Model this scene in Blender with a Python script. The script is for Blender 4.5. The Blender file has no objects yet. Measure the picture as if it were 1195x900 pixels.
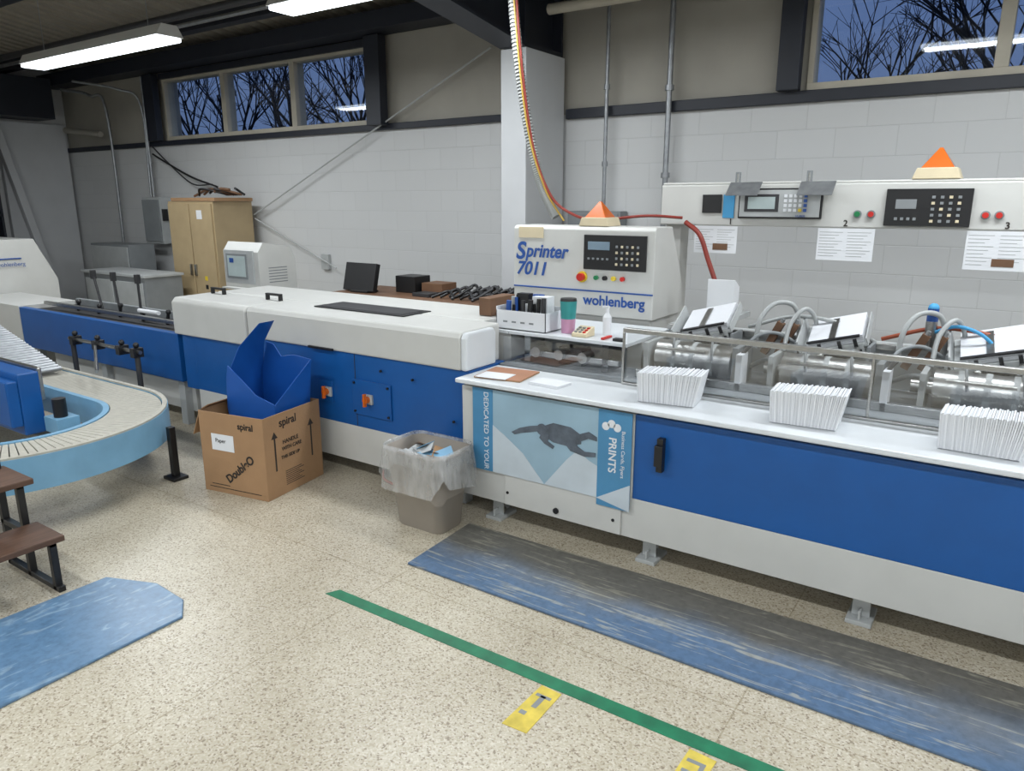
import bpy, bmesh, math, random
from mathutils import Vector, Matrix, Euler
random.seed(7)
S=bpy.context.scene
# ---------------------------------------------------------------- materials
def lin(c):
    c=c/255.0
    return c/12.92 if c<=0.04045 else ((c+0.055)/1.055)**2.4
def L(rgb): return (lin(rgb[0]),lin(rgb[1]),lin(rgb[2]),1)
def newmat(name):
    m=bpy.data.materials.new(name); m.use_nodes=True
    nt=m.node_tree; b=nt.nodes['Principled BSDF']
    return m,nt,b
def mat(name,rgb,rough=.5,metal=0,var=.08,scale=6,bump=0,bscale=80,coat=0,stretch=None,spec=None):
    m,nt,b=newmat(name)
    N=nt.nodes;K=nt.links
    tc=N.new('ShaderNodeTexCoord'); mp=N.new('ShaderNodeMapping')
    K.new(tc.outputs['Object'],mp.inputs['Vector'])
    if stretch: mp.inputs['Scale'].default_value=stretch
    no=N.new('ShaderNodeTexNoise'); no.inputs['Scale'].default_value=scale; no.inputs['Detail'].default_value=5
    K.new(mp.outputs[0],no.inputs['Vector'])
    cr=N.new('ShaderNodeValToRGB'); c=L(rgb)
    cr.color_ramp.elements[0].position=.3;cr.color_ramp.elements[1].position=.7
    cr.color_ramp.elements[0].color=(c[0]*(1-var),c[1]*(1-var),c[2]*(1-var),1)
    cr.color_ramp.elements[1].color=(min(1,c[0]*(1+var)),min(1,c[1]*(1+var)),min(1,c[2]*(1+var)),1)
    K.new(no.outputs['Fac'],cr.inputs[0]); K.new(cr.outputs[0],b.inputs['Base Color'])
    b.inputs['Roughness'].default_value=rough; b.inputs['Metallic'].default_value=metal
    if coat: b.inputs['Coat Weight'].default_value=coat
    if spec is not None: b.inputs['Specular IOR Level'].default_value=spec
    if bump:
        n2=N.new('ShaderNodeTexNoise'); n2.inputs['Scale'].default_value=bscale
        K.new(mp.outputs[0],n2.inputs['Vector'])
        bp=N.new('ShaderNodeBump'); bp.inputs['Strength'].default_value=bump; bp.inputs['Distance'].default_value=.01
        K.new(n2.outputs['Fac'],bp.inputs['Height']); K.new(bp.outputs[0],b.inputs['Normal'])
    return m
def emis(name,rgb,s):
    m,nt,b=newmat(name); b.inputs['Base Color'].default_value=L(rgb)
    b.inputs['Emission Color'].default_value=L(rgb); b.inputs['Emission Strength'].default_value=s
    return m
WHITE=mat('machine_white',(196,196,192),.42,var=.03)
WHITE2=mat('table_white',(212,216,219),.3,var=.02)
BLUE=mat('machine_blue',(16,82,150),.38,var=.06)
LBLUE=mat('conveyor_light_blue',(116,162,192),.4)
DBLUE=mat('bin_blue',(22,80,158),.38)
BLACK=mat('black_plastic',(24,24,26),.4)
DARK=mat('dark_metal',(64,64,66),.45,metal=.4)
STEEL=mat('brushed_steel',(176,176,174),.3,metal=1,var=.15,scale=30,stretch=(1,8,8))
CHROME=mat('roller_chrome',(180,180,178),.33,metal=1,var=.2,scale=12)
GREY=mat('grey_paint',(128,132,134),.5)
LGREY=mat('light_grey',(170,173,173),.5)
TAN=mat('cabinet_tan',(170,150,116),.5,var=.06)
CREAM=mat('cream_plastic',(210,196,165),.5)
ORANGE=mat('beacon_orange',(206,98,22),.25,coat=.5)
RED=mat('red_plastic',(190,36,28),.4)
GREEN=mat('green_plastic',(20,120,70),.4)
YEL=mat('yellow_plastic',(215,188,50),.5)
CARD=mat('cardboard',(158,124,90),.8,var=.07,bump=.1)
CARDD=mat('cardboard_inside',(150,112,74),.85)
INK=mat('black_ink',(44,38,34),.7)
PAPER=mat('paper_white',(220,222,225),.7,var=.02)
PAPERG=mat('paper_edge_grey',(206,208,212),.7,var=.03,scale=60,stretch=(20,1,1))
WOOD=mat('brown_wood',(88,64,50),.5,var=.25,scale=8,stretch=(8,1,1))
BROWN=mat('bench_brown',(108,78,56),.6,var=.2)
LOGO=mat('logo_blue',(34,78,150),.4)
SCREEN=mat('lcd_screen',(120,140,155),.15)
SCREENG=mat('terminal_screen',(176,190,190),.15)
COLW=mat('column_white',(190,192,194),.55,var=.04,scale=3)
NAVY=mat('navy_steel',(30,34,44),.5)
INSUL=mat('vinyl_insulation',(158,154,144),.6,var=.08,scale=2,bump=.3,bscale=5)
FRAME=mat('window_frame_beige',(176,170,155),.5)
HOSEG=mat('grey_hose',(160,163,163),.35,var=.1)
DUCT=mat('ribbed_conduit',(172,174,172),.35,metal=.3,var=.1)
DUCTD=mat('ribbed_conduit_groove',(112,114,114),.5)
HOSEO=mat('red_brown_hose',(150,74,48),.4)
HOSER=mat('red_hose',(136,52,42),.4)
HOSEY=mat('yellow_hose',(180,148,62),.4)
GALV=mat('galvanised',(150,153,156),.4,metal=.7,var=.15,scale=20)
BINGREY=mat('wastebin_taupe',(146,138,128),.5,var=.04)
SLAT=mat('conveyor_slats',(178,174,162),.5,var=.08,scale=30)
TEAL=mat('teal_tumbler',(60,150,150),.3,metal=.3)
PINK=mat('pink_tumbler',(200,150,180),.3,metal=.3)
POSTB=mat('poster_blue',(74,134,174),.45)
POSTS=mat('poster_sky',(146,174,190),.4,var=.15,scale=3)
POSTW=mat('poster_white',(190,200,207),.4)
POSTD=mat('poster_figure',(86,94,104),.5,var=.3,scale=20)
BARK=mat('bark',(30,30,36),.9)
POSTIT=mat('sticky_blue',(70,155,205),.6)
TAPEG=mat('green_tape',(24,108,74),.45,var=.25,scale=14)
TAPEY=mat('yellow_tape',(204,182,76),.6,var=.25,scale=14)
DKGRASS=mat('ground_dusk',(30,36,34),.9)
TUBE=emis('lamp_diffuser',(240,248,255),5)

def glassmat(name,tint,lo,hi):
    m,nt,b=newmat(name); N=nt.nodes;K=nt.links
    N.remove(b); out=N['Material Output']
    t=N.new('ShaderNodeBsdfTransparent'); t.inputs[0].default_value=tint
    g=N.new('ShaderNodeBsdfGlossy'); g.inputs['Roughness'].default_value=.03
    lw=N.new('ShaderNodeLayerWeight'); lw.inputs[0].default_value=.5
    pw=N.new('ShaderNodeMath'); pw.operation='POWER'; pw.inputs[1].default_value=4
    K.new(lw.outputs['Facing'],pw.inputs[0])
    ad=N.new('ShaderNodeMath'); ad.operation='MULTIPLY_ADD'; ad.inputs[1].default_value=hi; ad.inputs[2].default_value=lo
    K.new(pw.outputs[0],ad.inputs[0])
    mx=N.new('ShaderNodeMixShader'); K.new(ad.outputs[0],mx.inputs[0]); K.new(t.outputs[0],mx.inputs[1]); K.new(g.outputs[0],mx.inputs[2])
    K.new(mx.outputs[0],out.inputs[0]); return m
GLASS=glassmat('window_glass',(.92,.95,.98,1),.05,.6)
PLEXI=glassmat('guard_plexiglass',(.93,.94,.95,1),.09,.6)
m,nt,b=newmat('clear_bag'); BAG=m
b.inputs['Base Color'].default_value=(.62,.62,.61,1); b.inputs['Roughness'].default_value=.2
N=nt.nodes;K=nt.links
no=N.new('ShaderNodeTexNoise');no.inputs['Scale'].default_value=13;no.inputs['Detail'].default_value=3
tcb=N.new('ShaderNodeTexCoord');mpb=N.new('ShaderNodeMapping');mpb.inputs['Scale'].default_value=(1,1,.4);K.new(tcb.outputs['Object'],mpb.inputs[0]);K.new(mpb.outputs[0],no.inputs['Vector'])
bp=N.new('ShaderNodeBump');bp.inputs['Strength'].default_value=.9;bp.inputs['Distance'].default_value=.04
K.new(no.outputs['Fac'],bp.inputs['Height']);K.new(bp.outputs[0],b.inputs['Normal'])
crb=N.new('ShaderNodeMapRange');crb.inputs[1].default_value=.35;crb.inputs[2].default_value=.65;crb.inputs[3].default_value=.25;crb.inputs[4].default_value=.5
K.new(no.outputs['Fac'],crb.inputs[0]);K.new(crb.outputs[0],b.inputs['Alpha'])

def xz_vec(nt):
    N=nt.nodes;K=nt.links
    tc=N.new('ShaderNodeTexCoord'); s=N.new('ShaderNodeSeparateXYZ'); c=N.new('ShaderNodeCombineXYZ')
    K.new(tc.outputs['Object'],s.inputs[0])
    ad=N.new('ShaderNodeMath'); ad.operation='ADD'
    K.new(s.outputs['X'],ad.inputs[0]); K.new(s.outputs['Y'],ad.inputs[1])
    K.new(ad.outputs[0],c.inputs['X']); K.new(s.outputs['Z'],c.inputs['Y'])
    return c.outputs[0]
m,nt,b=newmat('painted_block'); BLOCK=m; N=nt.nodes;K=nt.links
v=xz_vec(nt)
br=N.new('ShaderNodeTexBrick'); br.inputs['Scale'].default_value=1; br.inputs['Brick Width'].default_value=.4;br.inputs['Row Height'].default_value=.2
br.inputs['Mortar Size'].default_value=.005; br.inputs['Mortar Smooth'].default_value=.8
br.inputs['Color1'].default_value=L((200,201,201));br.inputs['Color2'].default_value=L((197,198,198));br.inputs['Mortar'].default_value=L((190,191,191))
K.new(v,br.inputs['Vector']); K.new(br.outputs['Color'],b.inputs['Base Color'])
bp=N.new('ShaderNodeBump');bp.inputs['Strength'].default_value=.35;bp.inputs['Distance'].default_value=.004;bp.invert=True
K.new(br.outputs['Fac'],bp.inputs['Height']);K.new(bp.outputs[0],b.inputs['Normal']); b.inputs['Roughness'].default_value=.5

m,nt,b=newmat('terrazzo'); FLOORM=m; N=nt.nodes;K=nt.links
tc=N.new('ShaderNodeTexCoord')
vo=N.new('ShaderNodeTexVoronoi'); vo.inputs['Scale'].default_value=165; K.new(tc.outputs['Object'],vo.inputs['Vector'])
sp=N.new('ShaderNodeSeparateColor'); K.new(vo.outputs['Color'],sp.inputs[0])
cr=N.new('ShaderNodeValToRGB'); cr.color_ramp.interpolation='CONSTANT'
els=cr.color_ramp.elements
els[0].position=0; els[0].color=L((142,129,110)); els[1].position=.09; els[1].color=L((173,162,141))
for p,c in ((.26,(186,177,157)),(.6,(193,185,167)),(.86,(203,196,180))):
    e=els.new(p); e.color=L(c)
K.new(sp.outputs[0],cr.inputs[0])
n1=N.new('ShaderNodeTexNoise');n1.inputs['Scale'].default_value=1.3;n1.inputs['Detail'].default_value=8;K.new(tc.outputs['Object'],n1.inputs['Vector'])
c2=N.new('ShaderNodeValToRGB'); c2.color_ramp.elements[0].position=.3;c2.color_ramp.elements[0].color=(.80,.78,.75,1);c2.color_ramp.elements[1].position=.62;c2.color_ramp.elements[1].color=(1,1,1,1)
K.new(n1.outputs['Fac'],c2.inputs[0])
mx=N.new('ShaderNodeMix');mx.data_type='RGBA';mx.blend_type='MULTIPLY';mx.inputs[0].default_value=1
K.new(cr.outputs[0],mx.inputs[6]);K.new(c2.outputs[0],mx.inputs[7])
bk=N.new('ShaderNodeTexBrick');bk.offset=0;bk.inputs['Scale'].default_value=1;bk.inputs['Brick Width'].default_value=1.6;bk.inputs['Row Height'].default_value=1.6
bk.inputs['Mortar Size'].default_value=.003;bk.inputs['Color1'].default_value=(1,1,1,1);bk.inputs['Color2'].default_value=(1,1,1,1);bk.inputs['Mortar'].default_value=(.75,.72,.66,1)
mpj=N.new('ShaderNodeMapping');mpj.inputs['Location'].default_value=(.3,.25,0);K.new(tc.outputs['Object'],mpj.inputs[0]);K.new(mpj.outputs[0],bk.inputs['Vector'])
mx2=N.new('ShaderNodeMix');mx2.data_type='RGBA';mx2.blend_type='MULTIPLY';mx2.inputs[0].default_value=1
K.new(mx.outputs[2],mx2.inputs[6]);K.new(bk.outputs['Color'],mx2.inputs[7]);K.new(mx2.outputs[2],b.inputs['Base Color'])
b.inputs['Roughness'].default_value=.34

def matmat(name,cA,cB,streak,ysplit=None,wid=.08,rot=0,amt=.55,sc=(1.1,13,1)):
    m,nt,b=newmat(name); N=nt.nodes;K=nt.links
    tc=N.new('ShaderNodeTexCoord'); sep=N.new('ShaderNodeSeparateXYZ');K.new(tc.outputs['Object'],sep.inputs[0])
    mp=N.new('ShaderNodeMapping');mp.inputs['Scale'].default_value=sc;mp.inputs['Rotation'].default_value=(0,0,rot);K.new(tc.outputs['Object'],mp.inputs[0])
    n=N.new('ShaderNodeTexNoise');n.inputs['Scale'].default_value=2.6;n.inputs['Detail'].default_value=8;n.inputs['Distortion'].default_value=1.6;K.new(mp.outputs[0],n.inputs['Vector'])
    cr=N.new('ShaderNodeValToRGB');cr.color_ramp.elements[0].position=.565;cr.color_ramp.elements[0].color=(0,0,0,1);cr.color_ramp.elements[1].position=.64;cr.color_ramp.elements[1].color=(1,1,1,1)
    K.new(n.outputs['Fac'],cr.inputs[0])
    n2=N.new('ShaderNodeTexNoise');n2.inputs['Scale'].default_value=1.7;n2.inputs['Detail'].default_value=6;K.new(tc.outputs['Object'],n2.inputs['Vector'])
    if ysplit is not None:
        ma=N.new('ShaderNodeMath');ma.operation='MULTIPLY_ADD';ma.inputs[1].default_value=.6;K.new(n2.outputs['Fac'],ma.inputs[0]);K.new(sep.outputs['Y'],ma.inputs[2])
        mr=N.new('ShaderNodeMapRange');mr.inputs[1].default_value=ysplit-wid+.30;mr.inputs[2].default_value=ysplit+wid+.30;K.new(ma.outputs[0],mr.inputs[0]);f=mr.outputs[0]
    else: f=n2.outputs['Fac']
    a=N.new('ShaderNodeMix');a.data_type='RGBA';K.new(f,a.inputs[0]);a.inputs[6].default_value=L(cA);a.inputs[7].default_value=L(cB)
    c=N.new('ShaderNodeMix');c.data_type='RGBA';c.inputs[7].default_value=L(streak)
    mul=N.new('ShaderNodeMath');mul.operation='MULTIPLY';mul.inputs[1].default_value=amt;K.new(cr.outputs[0],mul.inputs[0])
    K.new(mul.outputs[0],c.inputs[0]);K.new(a.outputs[2],c.inputs[6])
    n3=N.new('ShaderNodeTexNoise');n3.inputs['Scale'].default_value=40;n3.inputs['Detail'].default_value=4;K.new(tc.outputs['Object'],n3.inputs['Vector'])
    c3=N.new('ShaderNodeValToRGB');c3.color_ramp.elements[0].position=.3;c3.color_ramp.elements[0].color=(.7,.7,.7,1);c3.color_ramp.elements[1].position=.6;c3.color_ramp.elements[1].color=(1,1,1,1);K.new(n3.outputs['Fac'],c3.inputs[0])
    d=N.new('ShaderNodeMix');d.data_type='RGBA';d.blend_type='MULTIPLY';d.inputs[0].default_value=.8;K.new(c.outputs[2],d.inputs[6]);K.new(c3.outputs[0],d.inputs[7])
    K.new(d.outputs[2],b.inputs['Base Color']);b.inputs['Roughness'].default_value=.3
    return m
MATLONG=matmat('long_mat_marble',(84,108,136),(108,106,100),(176,172,154),-.04,.13,amt=.55)
MATBLUE=matmat('short_mat_marble',(84,118,152),(104,136,164),(160,182,198),amt=.45,sc=(7,1.6,1))

# ---------------------------------------------------------------- builder
def grp(name,loc=(0,0,0)):
    e=bpy.data.objects.new(name,None); e.empty_display_size=.1; e.location=loc
    S.collection.objects.link(e); return e
class B:
    def __init__(s): s.v=[];s.f=[];s.m=[];s.sm=[];s.mats=[];s.M=Matrix.Identity(4)
    def mi(s,m):
        if m not in s.mats: s.mats.append(m)
        return s.mats.index(m)
    def add(s,vs,fs,m,smooth=False):
        o=len(s.v); s.v+= [tuple(s.M@Vector(p)) for p in vs]; k=s.mi(m)
        for f in fs: s.f.append([i+o for i in f]); s.m.append(k); s.sm.append(smooth)
        return s
    def box(s,x0,x1,y0,y1,z0,z1,m):
        vs=[(x,y,z) for x in(x0,x1) for y in (y0,y1) for z in (z0,z1)]
        return s.add(vs,[(0,1,3,2),(4,6,7,5),(0,4,5,1),(2,3,7,6),(0,2,6,4),(1,5,7,3)],m)
    def prism(s,pts,ax,a0,a1,m):
        def P(p,a):
            return {'x':(a,p[0],p[1]),'y':(p[0],a,p[1]),'z':(p[0],p[1],a)}[ax]
        n=len(pts); vs=[P(p,a0) for p in pts]+[P(p,a1) for p in pts]
        fs=[tuple(range(n))[::-1],tuple(range(n,2*n))]+[(i,(i+1)%n,n+(i+1)%n,n+i) for i in range(n)]
        return s.add(vs,fs,m)
    def cyl(s,p0,p1,r,m,seg=20,r2=None,cap=True):
        p0=Vector(p0);p1=Vector(p1); r2=r if r2 is None else r2
        d=(p1-p0).normalized(); a=d.orthogonal().normalized(); b2=d.cross(a)
        vs=[];
        for p,rr in((p0,r),(p1,r2)):
            for i in range(seg):
                t=2*math.pi*i/seg; vs.append(p+a*rr*math.cos(t)+b2*rr*math.sin(t))
        s.add(vs,[(i,(i+1)%seg,seg+(i+1)%seg,seg+i) for i in range(seg)],m,True)
        if cap: s.add(vs,[tuple(range(seg))[::-1],tuple(range(seg,2*seg))],m)
        return s
    def loft(s,rings,m,cap0=True,cap1=True,smooth=True):
        n=len(rings[0]); vs=[p for r in rings for p in r]; fs=[]
        for k in range(len(rings)-1):
            for i in range(n): fs.append((k*n+i,k*n+(i+1)%n,(k+1)*n+(i+1)%n,(k+1)*n+i))
        s.add(vs,fs,m,smooth)
        if cap0: s.add(rings[0],[tuple(range(n))[::-1]],m)
        if cap1: s.add(rings[-1],[tuple(range(n))],m)
        return s
    def samp(s,pts,res=8):
        P=[Vector(p) for p in pts];Q=[]; E=[P[0]*2-P[1]]+P+[P[-1]*2-P[-2]]
        for i in range(1,len(E)-2):
            for k in range(res):
                t=k/res;a,b2,c,d=E[i-1],E[i],E[i+1],E[i+2]
                Q.append(.5*((2*b2)+(c-a)*t+(2*a-5*b2+4*c-d)*t*t+(3*b2-a-3*c+d)*t**3))
        Q.append(P[-1]); return Q
    def tube(s,pts,r,m,seg=10,res=8,smoothpath=True):
        P=[Vector(p) for p in pts]
        if smoothpath and len(P)>2: P=s.samp(pts,res)
        rings=[];prev=None
        for i,p in enumerate(P):
            d=(P[min(i+1,len(P)-1)]-P[max(i-1,0)]).normalized()
            if prev is None: a=d.orthogonal().normalized()
            else:
                a=prev-d*prev.dot(d); a=a.normalized() if a.length>1e-6 else d.orthogonal().normalized()
            prev=a; b2=d.cross(a)
            rings.append([p+a*r*math.cos(2*math.pi*j/seg)+b2*r*math.sin(2*math.pi*j/seg) for j in range(seg)])
        return s.loft(rings,m)
    def sph(s,c,r,m,sz=1):
        rings=[]
        for i in range(1,8):
            t=math.pi*i/8
            rings.append([(c[0]+r*math.sin(t)*math.cos(2*math.pi*j/14),c[1]+r*math.sin(t)*math.sin(2*math.pi*j/14),c[2]-r*sz*math.cos(t)) for j in range(14)])
        return s.loft(rings,m)
    def done(s,name,parent=None,bevel=.003):
        me=bpy.data.meshes.new(name)
        V=[Vector(p) for p in s.v]
        lo=Vector((min(p.x for p in V),min(p.y for p in V),min(p.z for p in V)));hi=Vector((max(p.x for p in V),max(p.y for p in V),max(p.z for p in V)))
        o=Vector(((lo.x+hi.x)/2,(lo.y+hi.y)/2,lo.z))
        me.from_pydata([p-o for p in V],[],s.f)
        for m in s.mats: me.materials.append(m)
        for i,p in enumerate(me.polygons): p.material_index=s.m[i]; p.use_smooth=s.sm[i]
        bm=bmesh.new();bm.from_mesh(me);bmesh.ops.recalc_face_normals(bm,faces=bm.faces);bm.to_mesh(me);bm.free()
        ob=bpy.data.objects.new(name,me);S.collection.objects.link(ob);ob.location=o
        if parent: ob.parent=parent; ob.location=o-parent.location
        if bevel:
            md=ob.modifiers.new('bevel','BEVEL');md.width=bevel;md.segments=2;md.limit_method='ANGLE';md.angle_limit=math.radians(40)
        return ob
def text(t,loc,size,m,parent,rot=(90,0,0),name='label_text',bold=0,shear=0,sx=1):
    cu=bpy.data.curves.new(name,'FONT');cu.body=t;cu.size=size;cu.extrude=.0006;cu.offset=bold;cu.shear=shear
    cu.materials.append(m); ob=bpy.data.objects.new(name,cu);S.collection.objects.link(ob)
    ob.location=Vector(loc)-(parent.location if parent else Vector());ob.rotation_euler=[math.radians(a) for a in rot];ob.scale=(sx,1,1)
    ob.parent=parent; return ob
def rrect(cx,cy,w,d,r,z,n=5):
    P=[]
    for (sx,sy,a0) in((1,1,0),(-1,1,90),(-1,-1,180),(1,-1,270)):
        for i in range(n+1):
            a=math.radians(a0+90*i/n);P.append((cx+sx*(w/2-r)+r*math.cos(a)*1.0,cy+sy*(d/2-r)+r*math.sin(a),z))
    return P
# ---------------------------------------------------------------- room
WY=5.8; XL=-12.0; XR=5.0; YB=-4.0
def ceilz(y): return 3.50+.15*(WY-y)
B().box(XL-.2,XR+.2,YB-.2,WY+.2,-.1,0,FLOORM).done('floor',bevel=0)
b=B(); b.box(XL,XR,WY,WY+.2,0,2.42,BLOCK)
b.done('wall_back',bevel=0)
W1=(-9.35,-5.62); W2=(-1.42,3.2); WT=3.22
b=B()
b.box(XL,W1[0],WY+.02,WY+.2,2.42,4,INSUL); b.box(W1[1],W2[0],WY+.02,WY+.2,2.42,4,INSUL); b.box(W2[1],XR,WY+.02,WY+.2,2.42,4,INSUL)
b.box(W1[0],W1[1],WY+.02,WY+.2,WT,4,INSUL);b.box(W2[0],W2[1],WY+.02,WY+.2,WT+.1,4,INSUL)
b.done('wall_back_upper',bevel=0)
B().box(XL-.2,XL,YB,WY+.2,0,4.9,BLOCK).done('wall_left',bevel=0)
B().box(XR,XR+.2,YB,WY+.2,0,4.9,BLOCK).done('wall_right',bevel=0)
B().box(XL,XR,YB-.2,YB,0,5.2,BLOCK).done('wall_front',bevel=0)
DECK=mat('roof_deck',(150,144,132),.6)
b=B(); xs=[];x=XL
while x<XR:
    xs+=[(x,0),(x+.1,0),(x+.12,.04),(x+.18,.04)]; x+=.2
vs=[];fs=[]
for (x,dz) in xs: vs+=[(x,YB,ceilz(YB)+dz),(x,WY+.2,ceilz(WY+.2)+dz)]
for i in range(len(xs)-1): fs.append((2*i,2*i+1,2*i+3,2*i+2))
b.add(vs,fs,DECK); b.done('ceiling',bevel=0)
y=5.0
while y>-4:
    b=B(); z=ceilz(y); b.box(XL,XR,y-.02,y+.02,z-.2,z-.03,NAVY); b.box(XL,XR,y-.06,y+.06,z-.215,z-.2,NAVY); b.done('trim_purlin',bevel=0); y-=1.25
b=B(); b.box(XL,-3.62,5.5,5.78,3.28,3.44,NAVY); b.done('trim_eave_beam',bevel=.004)
b=B(); b.box(-3.38,XR,5.5,5.78,3.30,3.44,NAVY); b.done('trim_eave_beam',bevel=.004)
def trim(*a): B().box(*a,NAVY).done('trim_girt',bevel=.004)
trim(XL,-3.63,WY-.05,WY-.002,2.40,2.46);trim(-3.37,XR,WY-.05,WY-.002,2.38,2.46)
trim(-5.62,-5.42,WY-.16,WY-.052,2.44,3.27);trim(-1.6,-1.45,WY-.14,WY-.052,2.46,3.28);trim(-9.6,-9.38,WY-.14,WY-.052,2.46,3.26);trim(-9.37,-5.63,WY-.05,WY-.002,3.2,3.27)
B().box(-11.99,-11.5,2.5,5.45,2.82,3.35,NAVY).done('trim_header_duct')
def window(x0,x1,z0,z1,n,name):
    g=grp(name,((x0+x1)/2,WY+.05,z0)); b=B(); f=.05
    b.box(x0,x1,WY-.02,WY+.12,z0,z0+f,FRAME);b.box(x0,x1,WY-.02,WY+.12,z1-f,z1,FRAME)
    w=(x1-x0)/n
    for i in range(n+1):
        x=x0+i*w; b.box(max(x0,x-.04),min(x1,x+.04),WY-.02,WY+.12,z0+f,z1-f,FRAME)
    b.done('frame',g); B().box(x0+.02,x1-.02,WY+.03,WY+.036,z0+.02,z1-.02,GLASS).done('panes',g,0)
window(W1[0],W1[1],2.46,WT,3,'window_1'); window(W2[0],W2[1],2.46,WT+.1,4,'window_2')
b=B(); b.box(-3.62,-3.38,5.15,5.165,0,2.86,COLW);b.box(-3.62,-3.38,5.165,5.74,0,2.86,COLW)
b.done('steel_column')
b=B()
b.prism([(5.74,2.87),(5.15,2.87),(-3.9,4.22),(-3.9,4.9),(5.74,3.46)],'x',-3.51,-3.49,NAVY)
b.prism([(5.15,2.865),(-3.9,4.21),(-3.9,4.23),(5.15,2.885)],'x',-3.62,-3.38,NAVY)
b.box(-3.62,-3.38,5.13,5.15,2.865,3.4,NAVY)
b.box(-3.60,-3.40,5.15,5.74,2.865,2.9,NAVY); b.box(-3.60,-3.40,5.72,5.74,2.87,3.4,NAVY)
b.done('roof_rafter',bevel=0)
b=B(); b.box(-11.98,-11.9,4.85,5.75,.0,2.78,COLW); b.done('wall_panel')
b=B(); b.prism([(4.72,2.8),(4.82,2.8),(5.4,0),(5.3,0)],'x',-11.88,-11.78,COLW); b.done('diagonal_brace')
b=B(); 
for z in(.5,1.0,1.5,2.0): b.box(-11.95,-11.5,3.3,4.6,z,z+.03,NAVY)
for y in(3.3,4.57): b.box(-11.95,-11.5,y,y+.03,0,2.6,NAVY)
b.box(-11.97,-11.95,3.3,4.6,0,2.6,NAVY)
for z in(.53,1.03,1.53,2.03):
    for k in range(5):
        y=3.4+.23*k; h=random.uniform(.1,.35); b.box(-11.8,-11.55,y,y+random.uniform(.1,.2),z,z+h,random.choice([DARK,NAVY,CARD,LGREY,BROWN,YEL,DARK,BLUE]))
b.done('storage_rack')
b=B(); b.cyl((-7.6,5.71,1.55),(-4.12,5.71,3.02),.009,LGREY,8);b.done('brace_cable',bevel=0)
b=B(); b.cyl((-7.6,5.71,1.5),(-6.25,5.71,.98),.008,LGREY,8);b.done('brace_cable',bevel=0)
# ---------------------------------------------------------------- lamps
def lamp(x0,x1,y,z):
    g=grp('fluorescent_light',((x0+x1)/2,y,z)); b=B()
    b.prism([(y-.12,z+.0),(y-.07,z+.09),(y+.07,z+.09),(y+.12,z+.0)],'x',x0,x1,WHITE)
    b.done('housing',g)
    b=B(); b.box(x0+.02,x1-.02,y-.11,y+.11,z-.03,z-.002,TUBE); b.done('diffuser',g,.01)
    b=B()
    for x in(x0+.3,x1-.3): b.cyl((x,y,z+.09),(x,y,ceilz(y)),.004,GALV,6)
    b.done('hangers',g,0)
    li=bpy.data.lights.new('lamp_light','AREA');li.shape='RECTANGLE';li.size=x1-x0-.1;li.size_y=.2;li.energy=LE;li.color=(.925,.97,1)
    o=bpy.data.objects.new('tube_light',li);S.collection.objects.link(o);o.parent=g;o.location=(0,0,-.035)
LE=50
lamp(-8.35,-5.95,3.8,3.0); lamp(-4.62,-2.22,3.82,3.03)
for xa in (-1.0,2.4): lamp(xa,xa+2.4,3.8,3.03)
for (xa) in (-8.3,-4.7,-1.0,2.4):
    lamp(xa,xa+2.4,.6,3.1); lamp(xa,xa+2.4,-2.4,3.1)
# ---------------------------------------------------------------- GATHERING MACHINE
G=grp('gathering_machine',(-.1,3.5,0))
XE=2.4
b=B()
b.box(-2.385,XE,3.02,4.05,.125,.33,WHITE)
b.box(-1.37,XE,3.02,4.05,.33,.745,BLUE); b.box(-2.385,-1.37,3.02,4.05,.33,.745,WHITE)
b.box(-2.385,XE,3.04,4.05,.745,.765,WHITE)
b.done('body',G,.004)
b=B(); b.box(-2.39,XE,2.965,3.36,.768,.792,WHITE2); b.done('table_top',G,.006)
b=B(); b.box(-2.1,-1.42,3.008,3.02,.13,.3,WHITE)
for x in(-2.08,-1.46): b.cyl((x,3.004,.2),(x,3.02,.2),.008,BLACK,10)
b.cyl((-1.78,3.0,.17),(-1.78,3.02,.17),.016,BLACK,14)
b.box(-1.245,-1.215,2.985,3.02,.5,.66,BLACK); b.box(-1.25,-1.21,2.97,2.995,.53,.63,BLACK)
b.done('door_panel_and_handle',G)
b=B()
for x in(-2.2,-1.3,-.35,.6,1.6):
    b.cyl((x,3.12,.03),(x,3.12,.13),.018,STEEL); b.box(x-.05,x+.05,3.04,3.2,0,.02,LGREY); b.cyl((x,3.12,.02),(x,3.12,.045),.03,STEEL,6)
    b.box(x-.035,x+.035,3.09,3.10,.02,.125,LGREY); b.box(x-.005,x+.005,3.05,3.2,.02,.06,LGREY)
    b.box(x-.05,x+.05,3.85,3.98,0,.125,LGREY)
b.done('feet',G)
b=B(); b.box(-2.385,XE,3.37,4.05,.77,.80,GREY); b.box(-1.62,XE,3.98,4.05,.8,1.02,LGREY)
b.box(-2.385,-1.64,3.66,4.05,.8,.955,LGREY)
b.box(-2.39,-1.64,3.47,4.06,.955,.975,WHITE2)
b.box(-2.3,-1.7,3.5,3.56,.84,.87,STEEL); b.box(-2.3,-2.26,3.5,3.66,.8,.955,GREY); b.box(-1.8,-1.76,3.5,3.66,.8,.955,DARK); b.box(-2.1,-1.95,3.55,3.66,.8,.9,DARK)
for x in(-2.2,-2.05,-1.9): b.cyl((x,3.46,.87),(x,3.55,.87),.03,CHROME,16)
b.done('deck_and_shelf',G)
b=B()
b.box(-1.6,XE,3.335,3.36,1.06,1.085,STEEL)
for x in(-1.6,-.45,.4,1.3,2.35): b.box(x-.006,x+.006,3.345,3.36,.792,1.06,STEEL)
b.box(-1.6,XE,3.335,3.36,.792,.805,STEEL)
b.done('guard_frame',G)
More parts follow.
